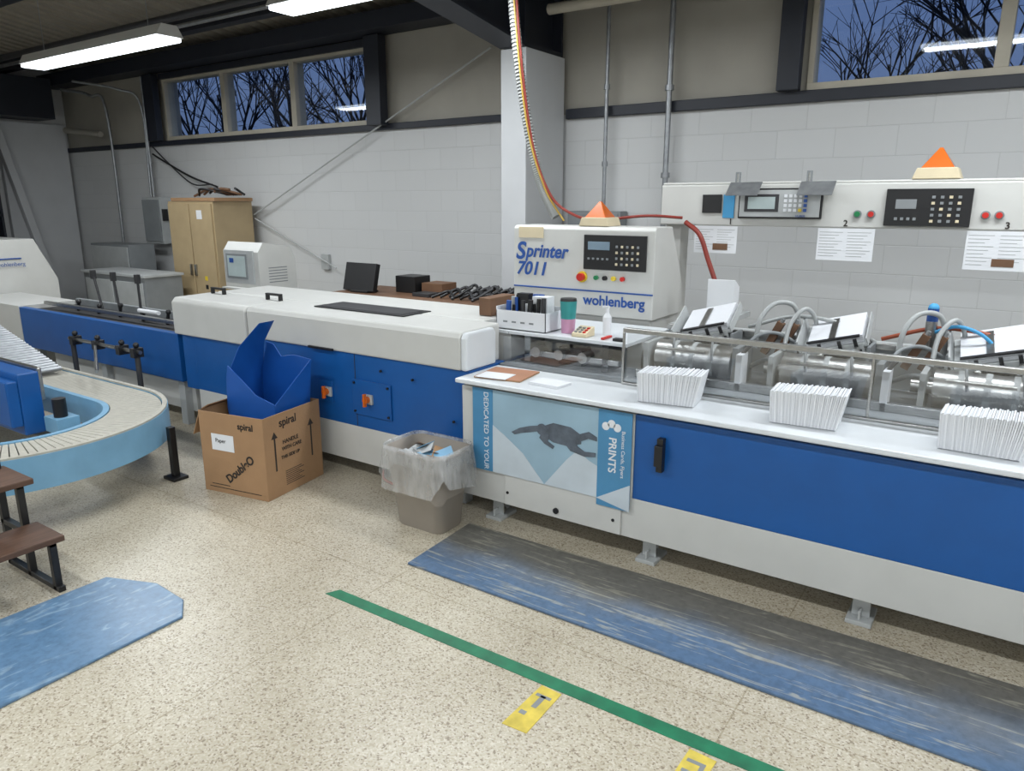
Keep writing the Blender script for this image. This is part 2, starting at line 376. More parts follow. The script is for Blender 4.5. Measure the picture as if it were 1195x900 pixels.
B().box(-1.58,XE,3.347,3.35,.806,1.06,PLEXI).done('guard_pane',G,0)
B().box(-2.38,-1.62,3.4,3.403,.802,.953,PLEXI).done('guard_pane_small',G,0)
b=B(); b.box(-1.6,XE,3.5,3.53,.80,.84,STEEL); b.box(-1.6,XE,3.9,3.93,1.0,1.03,STEEL)
for i in range(6):
    x=-1.33+.645*i
    b.cyl((x-.2,3.66,.9),(x+.2,3.66,.9),.085,CHROME,28)
    for q in(-.1,.0,.1): b.cyl((x+q-.012,3.66,.9),(x+q+.012,3.66,.9),.088,LGREY,28)
    b.cyl((x-.29,3.66,.9),(x-.2,3.66,.9),.03,STEEL,14)
    b.box(x-.25,x-.225,3.55,3.8,.8,.98,LGREY);b.box(x+.22,x+.25,3.55,3.8,.8,1.0,GREY)
    b.box(x+.255,x+.285,3.5,3.6,.8,.98,PAPER)
    b.cyl((x-.15,3.5,.97),(x+.1,3.5,.97),.008,STEEL,8)
    b.box(x-.1,x+.12,3.44,3.47,.80,.83,STEEL)
    for dx in(-.1,.1): b.tube([(x+dx,3.66,1.0),(x+dx+.01,3.6,1.04),(x+dx+.02,3.54,1.0),(x+dx+.03,3.52,.93)],.007,GREY,8)
b.done('drums',G)
b=B()
for i in range(6):
    x=-1.335+.645*i
    b.M=Matrix.Translation((x,3.84,1.06))@Matrix.Rotation(math.radians(-15),4,'Y')@Matrix.Rotation(math.radians(22),4,'X')
    b.box(-.15,.15,-.12,.14,-.012,.0,LGREY)
    for k in range(4): b.box(-.125+.002*k,.13,-.1+.003*k,.13,.009*k+.001,.009*k+.0095,PAPERG)
    b.box(-.16,-.152,-.13,.14,-.03,.07,LGREY); b.box(.145,.15,-.12,.14,0,.03,LGREY)
    b.box(-.13,.13,-.128,-.12,-.06,.01,LGREY); b.box(-.08,.12,-.136,-.128,-.055,-.02,BLACK)
    for dx in(-.06,.03,.1):
        b.box(dx-.008,dx+.008,-.136,-.126,-.03,.04,BLACK); b.cyl((dx,-.155,-.01),(dx,-.136,-.01),.013,STEEL,10)
    b.box(-.12,.12,-.11,-.095,.036,.045,BLACK)
    b.box(-.02,.01,-.1,.1,.038,.044,STEEL)
    b.M=Matrix.Identity(4)
    b.box(x-.17,x-.155,3.72,3.88,.8,1.04,GREY); b.box(x+.155,x+.17,3.72,3.88,.8,1.04,GREY)
b.done('hoppers',G,.001)
b=B()
for i in range(6):
    x=-1.05+.645*i
    b.tube([(x,3.72,.98),(x+.01,3.74,1.12),(x+.06,3.8,1.2),(x+.14,3.85,1.19),(x+.17,3.87,1.08),(x+.17,3.87,.95)],.012,HOSEG)
    b.tube([(x+.14,3.72,.98),(x+.15,3.78,1.11),(x+.2,3.84,1.18),(x+.24,3.9,1.12),(x+.25,3.95,.98)],.011,HOSEG)
    b.tube([(x-.02,3.65,1.0),(x+.02,3.7,1.05),(x+.1,3.75,1.06),(x+.2,3.8,1.0)],.009,GREY)
    b.tube([(x-.1,3.93,1.05),(x+.1,3.92,1.12),(x+.25,3.9,1.13),(x+.4,3.9,1.10),(x+.52,3.93,1.03)],.010,HOSEO if i%2 else HOSEG)
    for dx in(.05,.12):
        b.M=Matrix.Translation((x+dx,3.80,1.0))@Matrix.Rotation(math.radians(25),4,'Y'); b.box(-.018,.018,-.02,.02,-.06,.12,BROWN); b.cyl((0,0,.12),(0,0,.14),.010,GREY,12); b.M=Matrix.Identity(4)
    b.tube([(x-.05,3.78,.86),(x+.08,3.72,.93),(x+.22,3.7,.9),(x+.3,3.75,.84)],.012,GREY)
    b.tube([(x-.02,3.60,.85),(x-.02,3.55,.95),(x+.03,3.6,1.03),(x+.06,3.68,1.0)],.010,DARK)
b.done('hoses',G,0)
b=B(); b.cyl((-.3,3.9,1.02),(-.3,3.9,1.16),.025,STEEL,16);b.cyl((-.3,3.9,1.16),(-.3,3.9,1.22),.024,LOGO,16);b.sph((-.3,3.9,1.22),.024,POSTIT)
b.tube([(-.3,3.9,1.1),(-.2,3.85,1.15),(-.1,3.82,1.13),(-.02,3.82,1.06)],.008,POSTIT)
b.done('air_regulator',G,0)
# poster
P=grp('poster',(-1.84,3.0,.27)); Yp=3.012
b=B(); b.box(-2.3,-1.375,Yp-.009,Yp-.006,.3,.75,POSTS); b.box(-2.3,-2.17,Yp-.011,Yp-.009,.3,.75,POSTB); b.box(-1.55,-1.375,Yp-.011,Yp-.009,.265,.75,POSTB)
b.prism([(-2.17,.56),(-2.1,.52),(-1.98,.44),(-1.85,.3),(-2.17,.3)],'y',Yp-.011,Yp-.009,POSTW)
b.prism([(-1.85,.3),(-1.72,.46),(-1.66,.52),(-1.6,.48),(-1.55,.46),(-1.55,.3)],'y',Yp-.0105,Yp-.009,POSTW)
off=[0]
def pf2(pts): off[0]+=1; b.prism(pts,'y',Yp-.0118-.0004*off[0],Yp-.0111,POSTD)
pf2([(-1.88,.60),(-1.80,.635),(-1.70,.63),(-1.64,.60),(-1.64,.555),(-1.72,.53),(-1.80,.535),(-1.87,.565)])
pf2([(-2.05,.545),(-2.0,.575),(-1.94,.595),(-1.87,.61),(-1.86,.585),(-1.93,.565),(-1.99,.55),(-2.03,.535)])
pf2([(-1.66,.60),(-1.60,.625),(-1.555,.605),(-1.555,.585),(-1.60,.59),(-1.65,.565)])
pf2([(-1.74,.55),(-1.70,.51),(-1.62,.495),(-1.56,.505),(-1.56,.525),(-1.62,.52),(-1.66,.54),(-1.67,.57)])
pf2([(-1.86,.585),(-1.88,.545),(-1.85,.52),(-1.80,.50),(-1.79,.515),(-1.83,.535),(-1.82,.57)])
b.cyl((-1.865,Yp-.0145,.59),(-1.865,Yp-.0111,.59),.03,POSTD,16)
b.prism([(-1.55,.30),(-1.375,.265),(-1.375,.4)],'y',Yp-.0125,Yp-.011,POSTW)
b.done('sheet',P,0)
text('DEDICATED TO YOUR',(-2.225,Yp-.012,.735),.042,PAPER,P,rot=(90,90,0),name='poster_text')
text('PRINTS',(-1.49,Yp-.012,.62),.055,PAPER,P,rot=(90,90,0),name='poster_text',bold=.001)
text('Business Cards, Flyers',(-1.425,Yp-.012,.66),.026,PAPER,P,rot=(90,90,0),name='poster_text')
b=B(); 
for a in range(3): b.cyl((-1.48+.03*(a-1),Yp-.0125,.67+.015*(a%2)),(-1.48+.03*(a-1),Yp-.011,.67+.015*(a%2)),.02,PAPER,14)
b.done('poster_emblem',P,0)
def pile(x,y,z,rot,hh=.135):
    b=B(); M0=Matrix.Translation((x,y,z))@Matrix.Rotation(math.radians(rot),4,'Z')
    n=40; W=.255
    for k in range(n):
        t=k/(n-1); lean=math.radians(-3+14*t*t); h=hh+.003*math.sin(k*2.3)+.012*t; dy=.003*math.sin(k*1.7)
        b.M=M0@Matrix.Translation((-W/2+W*t,dy,.002+abs(math.sin(lean))*.004))@Matrix.Rotation(lean,4,'Y')
        w=W/n*1.0
        b.box(-w/2,w/2,-.08,.08,0,h,PAPERG if k%2==0 else PAPER)
    return b.done('signature_stack',None,0)
for i,(x,r) in enumerate(((-1.27,8),(-.66,4),(-.03,-2),(.62,3),(1.25,2))): pile(x,3.17,.793,r)
b=B(); b.M=Matrix.Translation((-2.18,3.17,.793))@Matrix.Rotation(math.radians(8),4,'Z'); b.box(-.15,.12,-.12,.13,0,.006,CARD); b.box(-.15,.12,-.12,.13,.006,.008,mat('folder_brown',(168,120,92),.6)); b.box(-.14,.04,-.13,.0,.008,.010,PAPER); b.done('file_folder',bevel=0)
b=B(); b.M=Matrix.Translation((-1.9,3.12,.793))@Matrix.Rotation(math.radians(-5),4,'Z')
for k in range(4): b.box(-.09,.09,-.06+.003*k,.07,.003*k,.003*k+.0025,PAPER)
b.done('notepad',bevel=0)
# ---------------------------------------------------------------- CONTROL BEAM
C=grp('control_panel_rail',(-.3,4.8,0)); YF=4.6
b=B(); b.box(-1.97,XE,YF,YF+.22,1.553,1.80,WHITE); b.box(-1.97,XE,YF+.02,YF+.24,1.80,1.815,WHITE)
b.done('rail_body',C,.01)
b=B()
for x in(-1.9,.9,2.2): b.box(x-.05,x+.05,YF+.06,YF+.2,0,1.553,WHITE)
b.done('posts',C)
b=B(); b.box(-1.46,-.98,YF-.02,YF,1.60,1.775,BLACK); b.box(-1.45,-.99,YF-.03,YF-.02,1.61,1.765,LGREY); b.box(-1.42,-1.22,YF-.034,YF-.03,1.64,1.74,DARK); b.box(-1.40,-1.24,YF-.036,YF-.034,1.655,1.725,SCREENG)
for i in range(5):
    for j in range(4): b.box(-1.19+.028*i,-1.172+.028*i,YF-.036,YF-.03,1.64+.027*j,1.658+.027*j,YEL if (i==3 and j==0) else (LOGO if i==4 else PAPER))
b.box(-1.69,-1.57,YF-.012,YF,1.63,1.74,BLACK); b.box(-1.56,-1.49,YF-.006,YF,1.60,1.74,POSTIT)
b.box(-.65,-.245,YF-.03,YF,1.57,1.765,BLACK); b.box(-.6,-.50,YF-.034,YF-.03,1.66,1.71,GREY)
for i in range(4):
    for j in range(5):
        b.box(-.43+.04*i,-.414+.04*i,YF-.036,YF-.03,1.59+.031*j,1.604+.031*j,GREY if (i+j)%3 else CREAM)
for i in range(4): b.box(-.6+.03*i,-.585+.03*i,YF-.036,YF-.03,1.60,1.615,GREY)
for (x,m) in((-.79,GREEN),(-.72,RED),(-.18,RED),(-.12,RED),(.5,GREEN),(.56,RED)):
    b.cyl((x,YF-.012,1.63),(x,YF,1.63),.022,GREY,16); b.cyl((x,YF-.02,1.63),(x,YF-.012,1.63),.015,m,16)
b.done('display_units',C,.002)
for t,x in(('1',-1.52),('2',-.86),('3',-.09)): text(t,(x,YF-.002,1.563),.048,INK,C,bold=.001)
text('HUBER',(-1.12,YF-.032,1.61),.018,LOGO,C)
b=B()
for x in(-1.43,-1.02):
    b.cyl((x-.04,YF-.03,1.74),(x-.04,YF-.03,1.86),.008,STEEL,10); b.box(x-.055,x-.025,YF-.035,YF-.022,1.8,1.87,GREY)
    b.M=Matrix.Translation((x,YF-.06,1.79))@Matrix.Rotation(math.radians(40),4,'X'); b.box(-.08,.11,-.09,.03,0,.003,GALV); b.M=Matrix.Identity(4)
b.done('hinged_plates',C,0)
def beacon(x,y,z,s=1):
    b=B()
    b.prism([(x-.11*s,z),(x-.09*s,z+.055*s),(x+.09*s,z+.055*s),(x+.11*s,z)],'y',y-.09*s,y+.09*s,CREAM)
    h=.075*s
    rings=[[(x-h,y-h,z+.055*s),(x+h,y-h,z+.055*s),(x+h,y+h,z+.055*s),(x-h,y+h,z+.055*s)],[(x-.008,y-.008,z+.155*s),(x+.008,y-.008,z+.155*s),(x+.008,y+.008,z+.155*s),(x-.008,y+.008,z+.155*s)]]
    b.loft(rings,ORANGE,smooth=False); b.done('warning_beacon',bevel=.004)
beacon(-.43,4.71,1.816,1.05)
def paperwork(x0,x1,z0,z1,y,name='instruction_sheet',pic=True):
    g=grp(name,((x0+x1)/2,y,z0)); b=B(); b.box(x0,x1,y-.002,y,z0,z1,PAPER)
    w=(x1-x0)
    for c in range(2):
        for k in range(9):
            zz=z1-.02-(z1-z0-.03)*k/9; b.box(x0+.01+c*w/2,x0+w/2-.015+c*w/2-.02*(k%3),y-.003,y-.002,zz-.003,zz,LGREY)
    if pic: b.box(x0+w*.45,x0+w*.8,y-.004,y-.003,z0+.02,z0+.06,BROWN)
    b.done('sheets',g,0)
paperwork(-1.73,-1.46,1.385,1.55,4.595);paperwork(-.99,-.69,1.37,1.55,4.595,pic=False);paperwork(-.25,.03,1.35,1.55,4.595)
# ---------------------------------------------------------------- CONSOLE
K2=grp('control_console',(-2.28,4.3,0)); YC=4.1
b=B(); b.prism([(YC,1.0),(YC,1.53),(YC+.02,1.55),(YC+.25,1.55),(YC+.48,1.15),(YC+.48,1.0)],'x',-2.78,-1.78,WHITE)
b.box(-2.76,-1.8,YC+.02,YC+.46,0,1.0,WHITE)
b.done('cabinet',K2,.006)
b=B(); b.box(-2.25,-1.83,YC-.012,YC,1.29,1.5,BLACK); b.box(-2.22,-2.07,YC-.016,YC-.012,1.41,1.46,SCREEN)
for i in range(5):
    for j in range(4): b.box(-2.03+.035*i,-2.015+.035*i,YC-.017,YC-.012,1.32+.035*j,1.335+.035*j,GREY if (i+j)%2 else CREAM)
for i in range(5): b.box(-2.22+.032*i,-2.205+.032*i,YC-.017,YC-.012,1.35,1.362,GREY)
b.box(-2.78,-1.78,YC-.004,YC,1.150,1.160,LOGO)
b.cyl((-2.26,YC-.01,1.24),(-2.26,YC,1.24),.035,YEL); b.cyl((-2.26,YC-.04,1.24),(-2.26,YC-.01,1.24),.024,RED)
for k,m in enumerate((GREEN,BLACK,YEL,RED)): b.cyl((-2.16+.06*k,YC-.02,1.24),(-2.16+.06*k,YC,1.24),.014,m,12)
b.box(-2.74,-2.55,YC-.005,YC,1.47,1.54,CREAM)
b.done('console_controls',K2,.002)
text('S',(-2.765,YC-.004,1.335),.155,LOGO,K2,shear=.2,bold=.004,name='logo_text')
text('printer',(-2.685,YC-.004,1.35),.118,LOGO,K2,shear=.25,bold=.003,name='logo_text',sx=.93)
text('7011',(-2.76,YC-.004,1.235),.118,LOGO,K2,shear=.25,bold=.003,name='logo_text')
text('wohlenberg',(-2.25,YC-.004,1.07),.088,LOGO,K2,bold=.002,name='logo_text')
beacon(-2.2,4.2,1.551,.95)
sz=.976
g=grp('parts_tray',(-2.3,3.6,sz)); b=B()
x0,x1,y0,y1=-2.5,-2.16,3.5,3.68
b.box(x0,x1,y0,y1,sz,sz+.004,PAPER); b.box(x0,x1,y0,y0+.004,sz,sz+.11,PAPER);b.box(x0,x1,y1-.004,y1,sz,sz+.13,PAPER);b.box(x0,x0+.004,y0,y1,sz,sz+.13,PAPER);b.box(x1-.004,x1,y0,y1,sz,sz+.11,PAPER)
for k in range(4): b.box(x0+.05+.06*k,x0+.08+.06*k,y0-.001,y0,sz+.04,sz+.05,GREY)
b.done('tray',g,0); b=B()
for k in range(18):
    x=random.uniform(x0+.02,x1-.02);y=random.uniform(y0+.03,y1-.03);h=random.uniform(.13,.21);m=random.choice([BLACK,BLACK,LGREY,PAPER,LOGO,DARK,CREAM,DARK])
    b.cyl((x,y,sz+.004),(x+random.uniform(-.015,.015),y,sz+h),random.uniform(.008,.02),m,12)
b.box(-2.3,-2.2,3.58,3.66,sz+.004,sz+.19,PAPER); b.box(-2.42,-2.34,3.6,3.65,sz+.004,sz+.2,BLACK)
b.done('bottles_and_pens',g,0)
b=B(); b.cyl((-2.07,3.6,sz),(-2.07,3.6,sz+.08),.038,PINK,24,.042);b.cyl((-2.07,3.6,sz+.08),(-2.07,3.6,sz+.18),.042,TEAL,24,.048);b.cyl((-2.07,3.6,sz+.18),(-2.07,3.6,sz+.195),.048,BLACK,24,.044);b.done('tumbler',bevel=.002)
b=B(); b.prism([(3.5,sz),(3.5,sz+.02),(3.6,sz+.05),(3.6,sz)],'x',-1.99,-1.90,CREAM)
for i in range(3):
    for j in range(3): b.box(-1.98+.026*i,-1.965+.026*i,3.51+.025*j,3.525+.025*j,sz+.022+.0075*j,sz+.032+.0075*j,RED if i==2 else GREY)
b.done('label_printer',bevel=.002)
b=B(); b.cyl((-1.85,3.65,sz),(-1.85,3.65,sz+.1),.024,PAPER,20);b.cyl((-1.85,3.65,sz+.1),(-1.85,3.65,sz+.125),.024,PAPER,20,.01);b.cyl((-1.85,3.65,sz+.125),(-1.85,3.65,sz+.15),.01,PAPER,12);b.box(-1.88,-1.84,3.643,3.657,sz+.15,sz+.162,PAPER);b.done('spray_bottle',bevel=.001)
b=B(); b.box(-1.74,-1.68,3.5,3.54,sz,sz+.015,BLACK); b.box(-1.81,-1.79,3.50,3.6,sz,sz+.012,RED); b.done('stapler')
# ---------------------------------------------------------------- BINDER
D=grp('book_binding_machine',(-4,3.5,0))
b=B()
b.box(-4.95,-2.395,3.1,3.44,.10,.335,WHITE); b.box(-4.95,-2.395,3.1,3.44,.335,.80,BLUE)
b.box(-4.95,-2.56,3.44,3.95,.10,.98,WHITE)
b.box(-2.555,-2.395,3.5,3.95,.1,.955,WHITE); b.box(-2.555,-2.392,3.47,3.95,.955,.975,WHITE2)
b.box(-5.1,-4.95,3.1,3.9,.33,.8,BLUE)
for x in(-3.28,): b.box(x-.002,x+.002,3.096,3.1,.34,.8,DARK)
b.done('body',D,.004)
b=B()
prof=[(3.45,.80),(3.08,.80),(3.08,.98),(3.10,1.012),(3.45,1.018)]
b.prism(prof,'x',-4.28,-2.44,WHITE)
b.prism([(3.45,.74),(3.07,.74),(3.07,.98),(3.10,1.012),(3.45,1.018)],'x',-5.15,-4.285,WHITE)
b.prism([(3.46,.985),(3.46,1.018),(3.95,1.02),(3.95,.985)],'x',-5.15,-2.56,WHITE)
b.prism([(3.08,.8),(3.08,.98),(3.1,1.01),(3.34,1.01),(3.36,.98),(3.36,.80)],'x',-2.44,-2.40,WHITE2)
b.done('lid',D,.012)
b=B(); b.box(-3.85,-3.05,3.3,3.56,1.018,1.024,BLACK); b.box(-3.81,-3.09,3.33,3.53,1.023,1.026,DARK)
b.box(-3.66,-3.44,3.065,3.08,.80,.815,BLACK)
for x in(-4.35,-5.0):
    b.box(x-.08,x+.08,3.36,3.385,1.05,1.065,BLACK);b.box(x-.08,x-.06,3.36,3.385,1.015,1.05,BLACK);b.box(x+.06,x+.08,3.36,3.385,1.015,1.05,BLACK)
b.done('lid_window_and_handles',D)
b=B(); b.box(-3.62,-3.48,3.09,3.1,.46,.6,BLUE); b.box(-3.3,-2.98,3.088,3.1,.42,.64,BLUE)
for x in(-3.52,-3.16):
    b.box(x-.035,x+.035,3.075,3.09,.5,.56,LGREY);b.cyl((x,3.05,.53),(x,3.075,.53),.022,ORANGE,16);b.box(x-.008,x+.008,3.04,3.06,.49,.57,ORANGE)
for (x,z) in((-3.28,.44),(-3.0,.44),(-3.28,.62),(-3.0,.62),(-3.05,.72),(-2.8,.7),(-2.5,.5)): b.cyl((x,3.08,z),(x,3.09,z),.008,BLACK,8)
b.done('switches',D,.002)
b=B()
b.box(-7.75,-5.16,3.1,3.16,.36,.73,BLUE); b.box(-7.75,-5.16,3.16,3.62,.66,.70,DARK); b.box(-7.75,-5.16,3.62,3.66,.36,.76,GREY)
b.box(-7.4,-5.16,3.2,3.6,.10,.36,WHITE); b.box(-8.95,-7.76,3.1,3.62,.1,.74,WHITE)
for x in(-7.6,-6.4,-5.25): b.box(x-.04,x+.04,3.14,3.2,0,.36,LGREY)
for k in range(6):
    x=-7.3+.37*k; h=.76+.06*random.random(); b.cyl((x,3.42,.70),(x+.03,3.42,h),.014,BLACK,10); b.sph((x+.03,3.42,h),.022,BLACK)
for x,t2 in((-7.0,.1),(-6.7,.05),(-6.35,.0)): b.cyl((x,3.5,.7),(x-t2,3.5,1.05),.012,DARK,8); b.box(x-t2-.02,x-t2+.02,3.48,3.52,1.0,1.08,DARK)
b.box(-7.7,-5.2,3.3,3.34,.74,.77,STEEL)
b.cyl((-6.2,3.4,.79),(-5.9,3.4,.79),.018,PAPER,12)
b.done('infeed_rail',D,.003)
b=B()
for x in(-4.85,-3.9,-3.0,-2.5): b.box(x-.04,x+.04,3.13,3.2,0,.1,LGREY)
for x in(-4.85,-2.7): b.box(x-.04,x+.04,3.8,3.88,0,.1,LGREY)
b.tube([(-3.15,3.2,.10),(-3.1,3.12,.03),(-3.0,3.10,.012),(-2.9,3.12,.012),(-2.85,3.25,.012)],.008,HOSEO)
b.done('legs',D)
# ---------------------------------------------------------------- trimmer far left
T=grp('book_trimmer',(-10,3.7,0)); b=B()
b.prism([(3.2,.12),(3.2,1.30),(3.85,1.30),(4.05,.85),(4.05,.12)],'x',-11.3,-9.0,WHITE)
b.prism([(3.25,0),(3.25,.12),(4.0,.12),(4.0,0)],'x',-11.25,-9.05,DARK)
b.box(-9.0,-8.985,3.3,3.7,1.09,1.105,LOGO)
b.done('housing',T,.02); text('wohlenberg',(-8.98,3.44,1.02),.06,LOGO,T,rot=(90,0,90),name='logo_text')
# ---------------------------------------------------------------- curved conveyor
cx,cy=-4.92,1.80
V=grp('curved_conveyor',(cx,cy,0))
def path(n,r):
    pts=[]
    for i in range(n[0]): pts.append((-7.6+(cx+7.6)*i/n[0],cy+r,0))
    for i in range(n[1]+1):
        a=math.pi/2-math.pi*i/n[1]; pts.append((cx+r*math.cos(a),cy+r*math.sin(a),0))
    for i in range(1,n[2]+1): pts.append((cx-2.68*i/n[2],cy-r,0))
    return pts
RO,RI=.855,.55
n=(70,60,70); ro=path(n,RO-.005); ri=path(n,RI+.005); b=B()
for i in range(len(ro)-1):
    g1=Vector(ro[i]).lerp(Vector(ro[i+1]),.08);g2=Vector(ro[i]).lerp(Vector(ro[i+1]),.92);h1=Vector(ri[i]).lerp(Vector(ri[i+1]),.08);h2=Vector(ri[i]).lerp(Vector(ri[i+1]),.92)
    vs=[p+Vector((0,0,z)) for z in(.405,.42) for p in(g1,g2,h2,h1)]
    b.add(vs,[(0,1,2,3),(7,6,5,4),(0,4,5,1),(1,5,6,2),(2,6,7,3),(3,7,4,0)],SLAT)
b.done('slat_belt',V,0)
def wallstrip(b,r1,r2,z0,z1,m):
    A=path(n,r1);C2=path(n,r2)
    rings=[[(p[0],p[1],z0),(p[0],p[1],z1),(q[0],q[1],z1),(q[0],q[1],z0)] for p,q in zip(A,C2)]
    b.loft(rings,m,smooth=False)
b=B(); wallstrip(b,RO,RO+.035,.24,.425,LBLUE); wallstrip(b,RI-.035,RI,.24,.425,LBLUE); wallstrip(b,RI,RO,.36,.40,DARK); wallstrip(b,RO+.002,RO+.03,.4255,.436,SLAT)
b.done('side_rails',V,0)
b=B()
for (x,y) in((-4.22,2.42),(-4.2,1.3),(-5.8,2.65),(-5.8,.95),(-7.3,2.65),(-7.3,.95)):
    b.box(x-.02,x+.02,y-.02,y+.02,.02,.34,BLACK);b.box(x-.06,x+.06,y-.05,y+.05,0,.02,BLACK)
b.cyl((-4.95,2.12,.36),(-4.95,2.12,.48),.04,BLACK,16);b.box(-5.05,-4.88,2.06,2.2,.26,.36,LBLUE)
b.done('legs',V)
b=B(); b.box(-7.3,-5.12,1.97,2.1,.235,.64,BLUE); b.box(-7.3,-5.12,1.9,1.97,.3,.6,BLUE); b.box(-7.3,-5.14,2.1,2.13,.44,.66,STEEL)
b.done('blue_side_guard',V,.01)
b=B()
for k in range(34):
    x=-5.95-.045*k; z=.46+.011*k; b.cyl((x,2.2,z),(x,2.6,z),.018,GALV,12)
b.done('inclined_rollers',V,0)
b=B(); b.cyl((-6.3,2.85,.62),(-5.25,2.85,.62),.014,STEEL,12); b.cyl((-5.9,2.85,.62),(-5.2,2.5,.55),.012,STEEL,12)
for x in(-6.2,-5.85,-5.5,-5.3): b.box(x-.025,x+.025,2.81,2.89,.58,.65,BLACK);b.sph((x,2.85,.67),.022,BLACK)
b.cyl((-6.25,2.85,0),(-6.25,2.85,.62),.02,DARK,12); b.cyl((-5.3,2.85,0),(-5.3,2.85,.62),.02,DARK,12); b.box(-5.36,-5.24,2.79,2.91,0,.015,DARK);b.box(-6.31,-6.19,2.79,2.91,0,.015,DARK)
b.done('book_stop_bar',V,.002)
# ---------------------------------------------------------------- steps
Z=grp('step_stool',(-3.6,.9,0)); b=B()
b.box(-3.60,-3.34,.35,1.37,.235,.262,WOOD); b.box(-3.86,-3.56,.35,1.37,.455,.482,WOOD)
b.done('treads',Z,.004); b=B()
for y in(.42,1.33):
    b.box(-3.40,-3.37,y-.015,y+.015,0,.235,BLACK); b.box(-3.64,-3.61,y-.015,y+.015,0,.455,BLACK); b.box(-3.85,-3.82,y-.015,y+.015,0,.62,BLACK)
    b.box(-3.85,-3.345,y-.015,y+.015,.0,.025,BLACK); b.box(-3.85,-3.37,y-.015,y+.015,.21,.235,BLACK);b.box(-3.85,-3.61,y-.015,y+.015,.43,.455,BLACK)
b.done('frame',Z,.002)
# ---------------------------------------------------------------- floor things
b=B(); b.prism([(-2.24,2.39),(-2.27,2.92),(XE,2.94),(XE,2.39)],'z',0,.012,MATLONG); b.done('floor_mat',bevel=.004)
b=B(); b.prism([(-3.32,.2),(-3.30,1.5),(-3.05,1.6),(-2.82,1.585),(-2.70,1.505),(-2.69,.2)],'z',0,.012,MATBLUE); b.done('floor_mat',bevel=.004)
b=B(); b.prism([(-2.36,1.98),(-2.33,2.04),(2.5,2.065),(2.5,2.00)],'z',0,.002,TAPEG); b.done('floor_tape',bevel=0)
b=B(); b.M=Matrix.Translation((-1.18,1.86,0)); b.prism([(-.045,-.125),(.05,-.12),(.045,.115),(-.04,.12)],'z',0,.002,TAPEY)
b.box(-.03,-.005,-.05,-.03,.002,.0025,GREY);b.box(-.01,.01,.0,.07,.002,.0025,GREY);b.box(-.03,.03,.06,.075,.002,.0025,GREY);b.done('floor_marker',bevel=0)
b=B(); b.M=Matrix.Translation((-.62,1.87,0)); b.prism([(-.045,-.11),(.04,-.12),(.05,.1),(-.04,.105)],'z',0,.002,TAPEY)
b.box(-.03,.03,.0,.015,.002,.0025,GREY);b.box(-.03,.03,.05,.065,.002,.0025,GREY);b.box(.015,.03,.015,.05,.002,.0025,GREY);b.done('floor_marker',bevel=0)
# cardboard box
DY=-.055
X=grp('cardboard_box',(-3.7,2.75+DY,0)); MB=Matrix.Translation((-3.905,2.475+DY,0))@Matrix.Rotation(math.radians(10),4,'Z')
w,d,h=.49,.50,.50; t=.006
b=B(); b.M=MB
b.box(0,w,0,t,0,h,CARD);b.box(0,w,d-t,d,0,h,CARD);b.box(0,t,t,d-t,0,h,CARD);b.box(w-t,w,t,d-t,0,h,CARD);b.box(t,w-t,t,d-t,0,.01,CARDD)
b.prism([(0,h),(-.07,h-.16),(-.065,h-.16),(.006,h)],'y',.01,d-.01,CARD)
b.prism([(t,h),(.06,h+.03),(.06,h+.036),(t,h+.006)],'y',.02,d-.02,CARDD)
b.done('box_sides',X,.001)
b=B(); b.M=MB
b.box(.09,.26,-.002,0,.27,.37,PAPER)
for yy in(.08,.40):
    b.box(w,w+.001,yy,yy+.012,.16,.36,INK); b.prism([(yy-.02,.36),(yy+.032,.36),(yy+.006,.40)],'x',w,w+.001,INK)
for k in range(8): b.box(w,w+.001,.16,.32-.02*(k%3),.05+.012*k,.054+.012*k,INK)
b.box(.04,.44,-.001,0,.03,.034,INK); b.box(.06,.2,-.001,0,.05,.054,INK)
b.done('box_print',X,0)
def btext(s,lx,ly,lz,size,side,bold=.001,m=INK,extra=0):
    p=MB@Vector((lx,ly,lz)); o=text(s,p,size,m,X,name='box_text',bold=bold)
    o.rotation_euler=(math.radians(90),math.radians(extra),math.radians(10+(90 if side else 0)))
btext('DoubleO',.20,-.002,.07,.07,0,.002,extra=-38)
btext('spiral',.30,-.002,.42,.055,0,.001)
btext('spiral',w+.002,.13,.42,.07,1,.001)
btext('HANDLE',w+.002,.15,.31,.035,1,.0005); btext('WITH CARE',w+.002,.14,.27,.032,1,.0005); btext('THIS SIDE UP',w+.002,.13,.22,.028,1,.0005)
btext('Paper',.12,-.003,.32,.035,0,0)
# blue scoop bin
b=B(); b.M=Matrix.Translation((-3.85,2.66+DY,.30))@Matrix.Rotation(math.radians(8),4,'Z')@Matrix.Rotation(math.radians(-6),4,'Y')
back=[(-.0,0),(-.01,.18),(.02,.36),(.09,.54),(.22,.67)]
def ysp(z): return (0,.30) if z<.4 else ((z-.4)*.5, .30-(z-.4)*.15)
th=.006
rings=[]
for (x,z) in back:
    a,c=ysp(z); rings.append([(x,a,z),(x,c,z),(x+th,c,z+.001),(x+th,a,z+.001)])
b.loft(rings,DBLUE,smooth=True)
side=[(-.0,0),(.34,.0),(.43,.42),(.30,.45),(.20,.44),(.15,.52),(.09,.54),(.02,.36),(-.01,.18)]
b.prism(side,'y',.294,.30,DBLUE)
side2=[(-.0,0),(.34,0),(.38,.20),(.24,.26),(.14,.36),(.05,.44),(.02,.36),(-.01,.18)]
b.prism(side2,'y',0,.006,DBLUE)
b.box(-.0,.34,0,.30,0,.006,DBLUE)
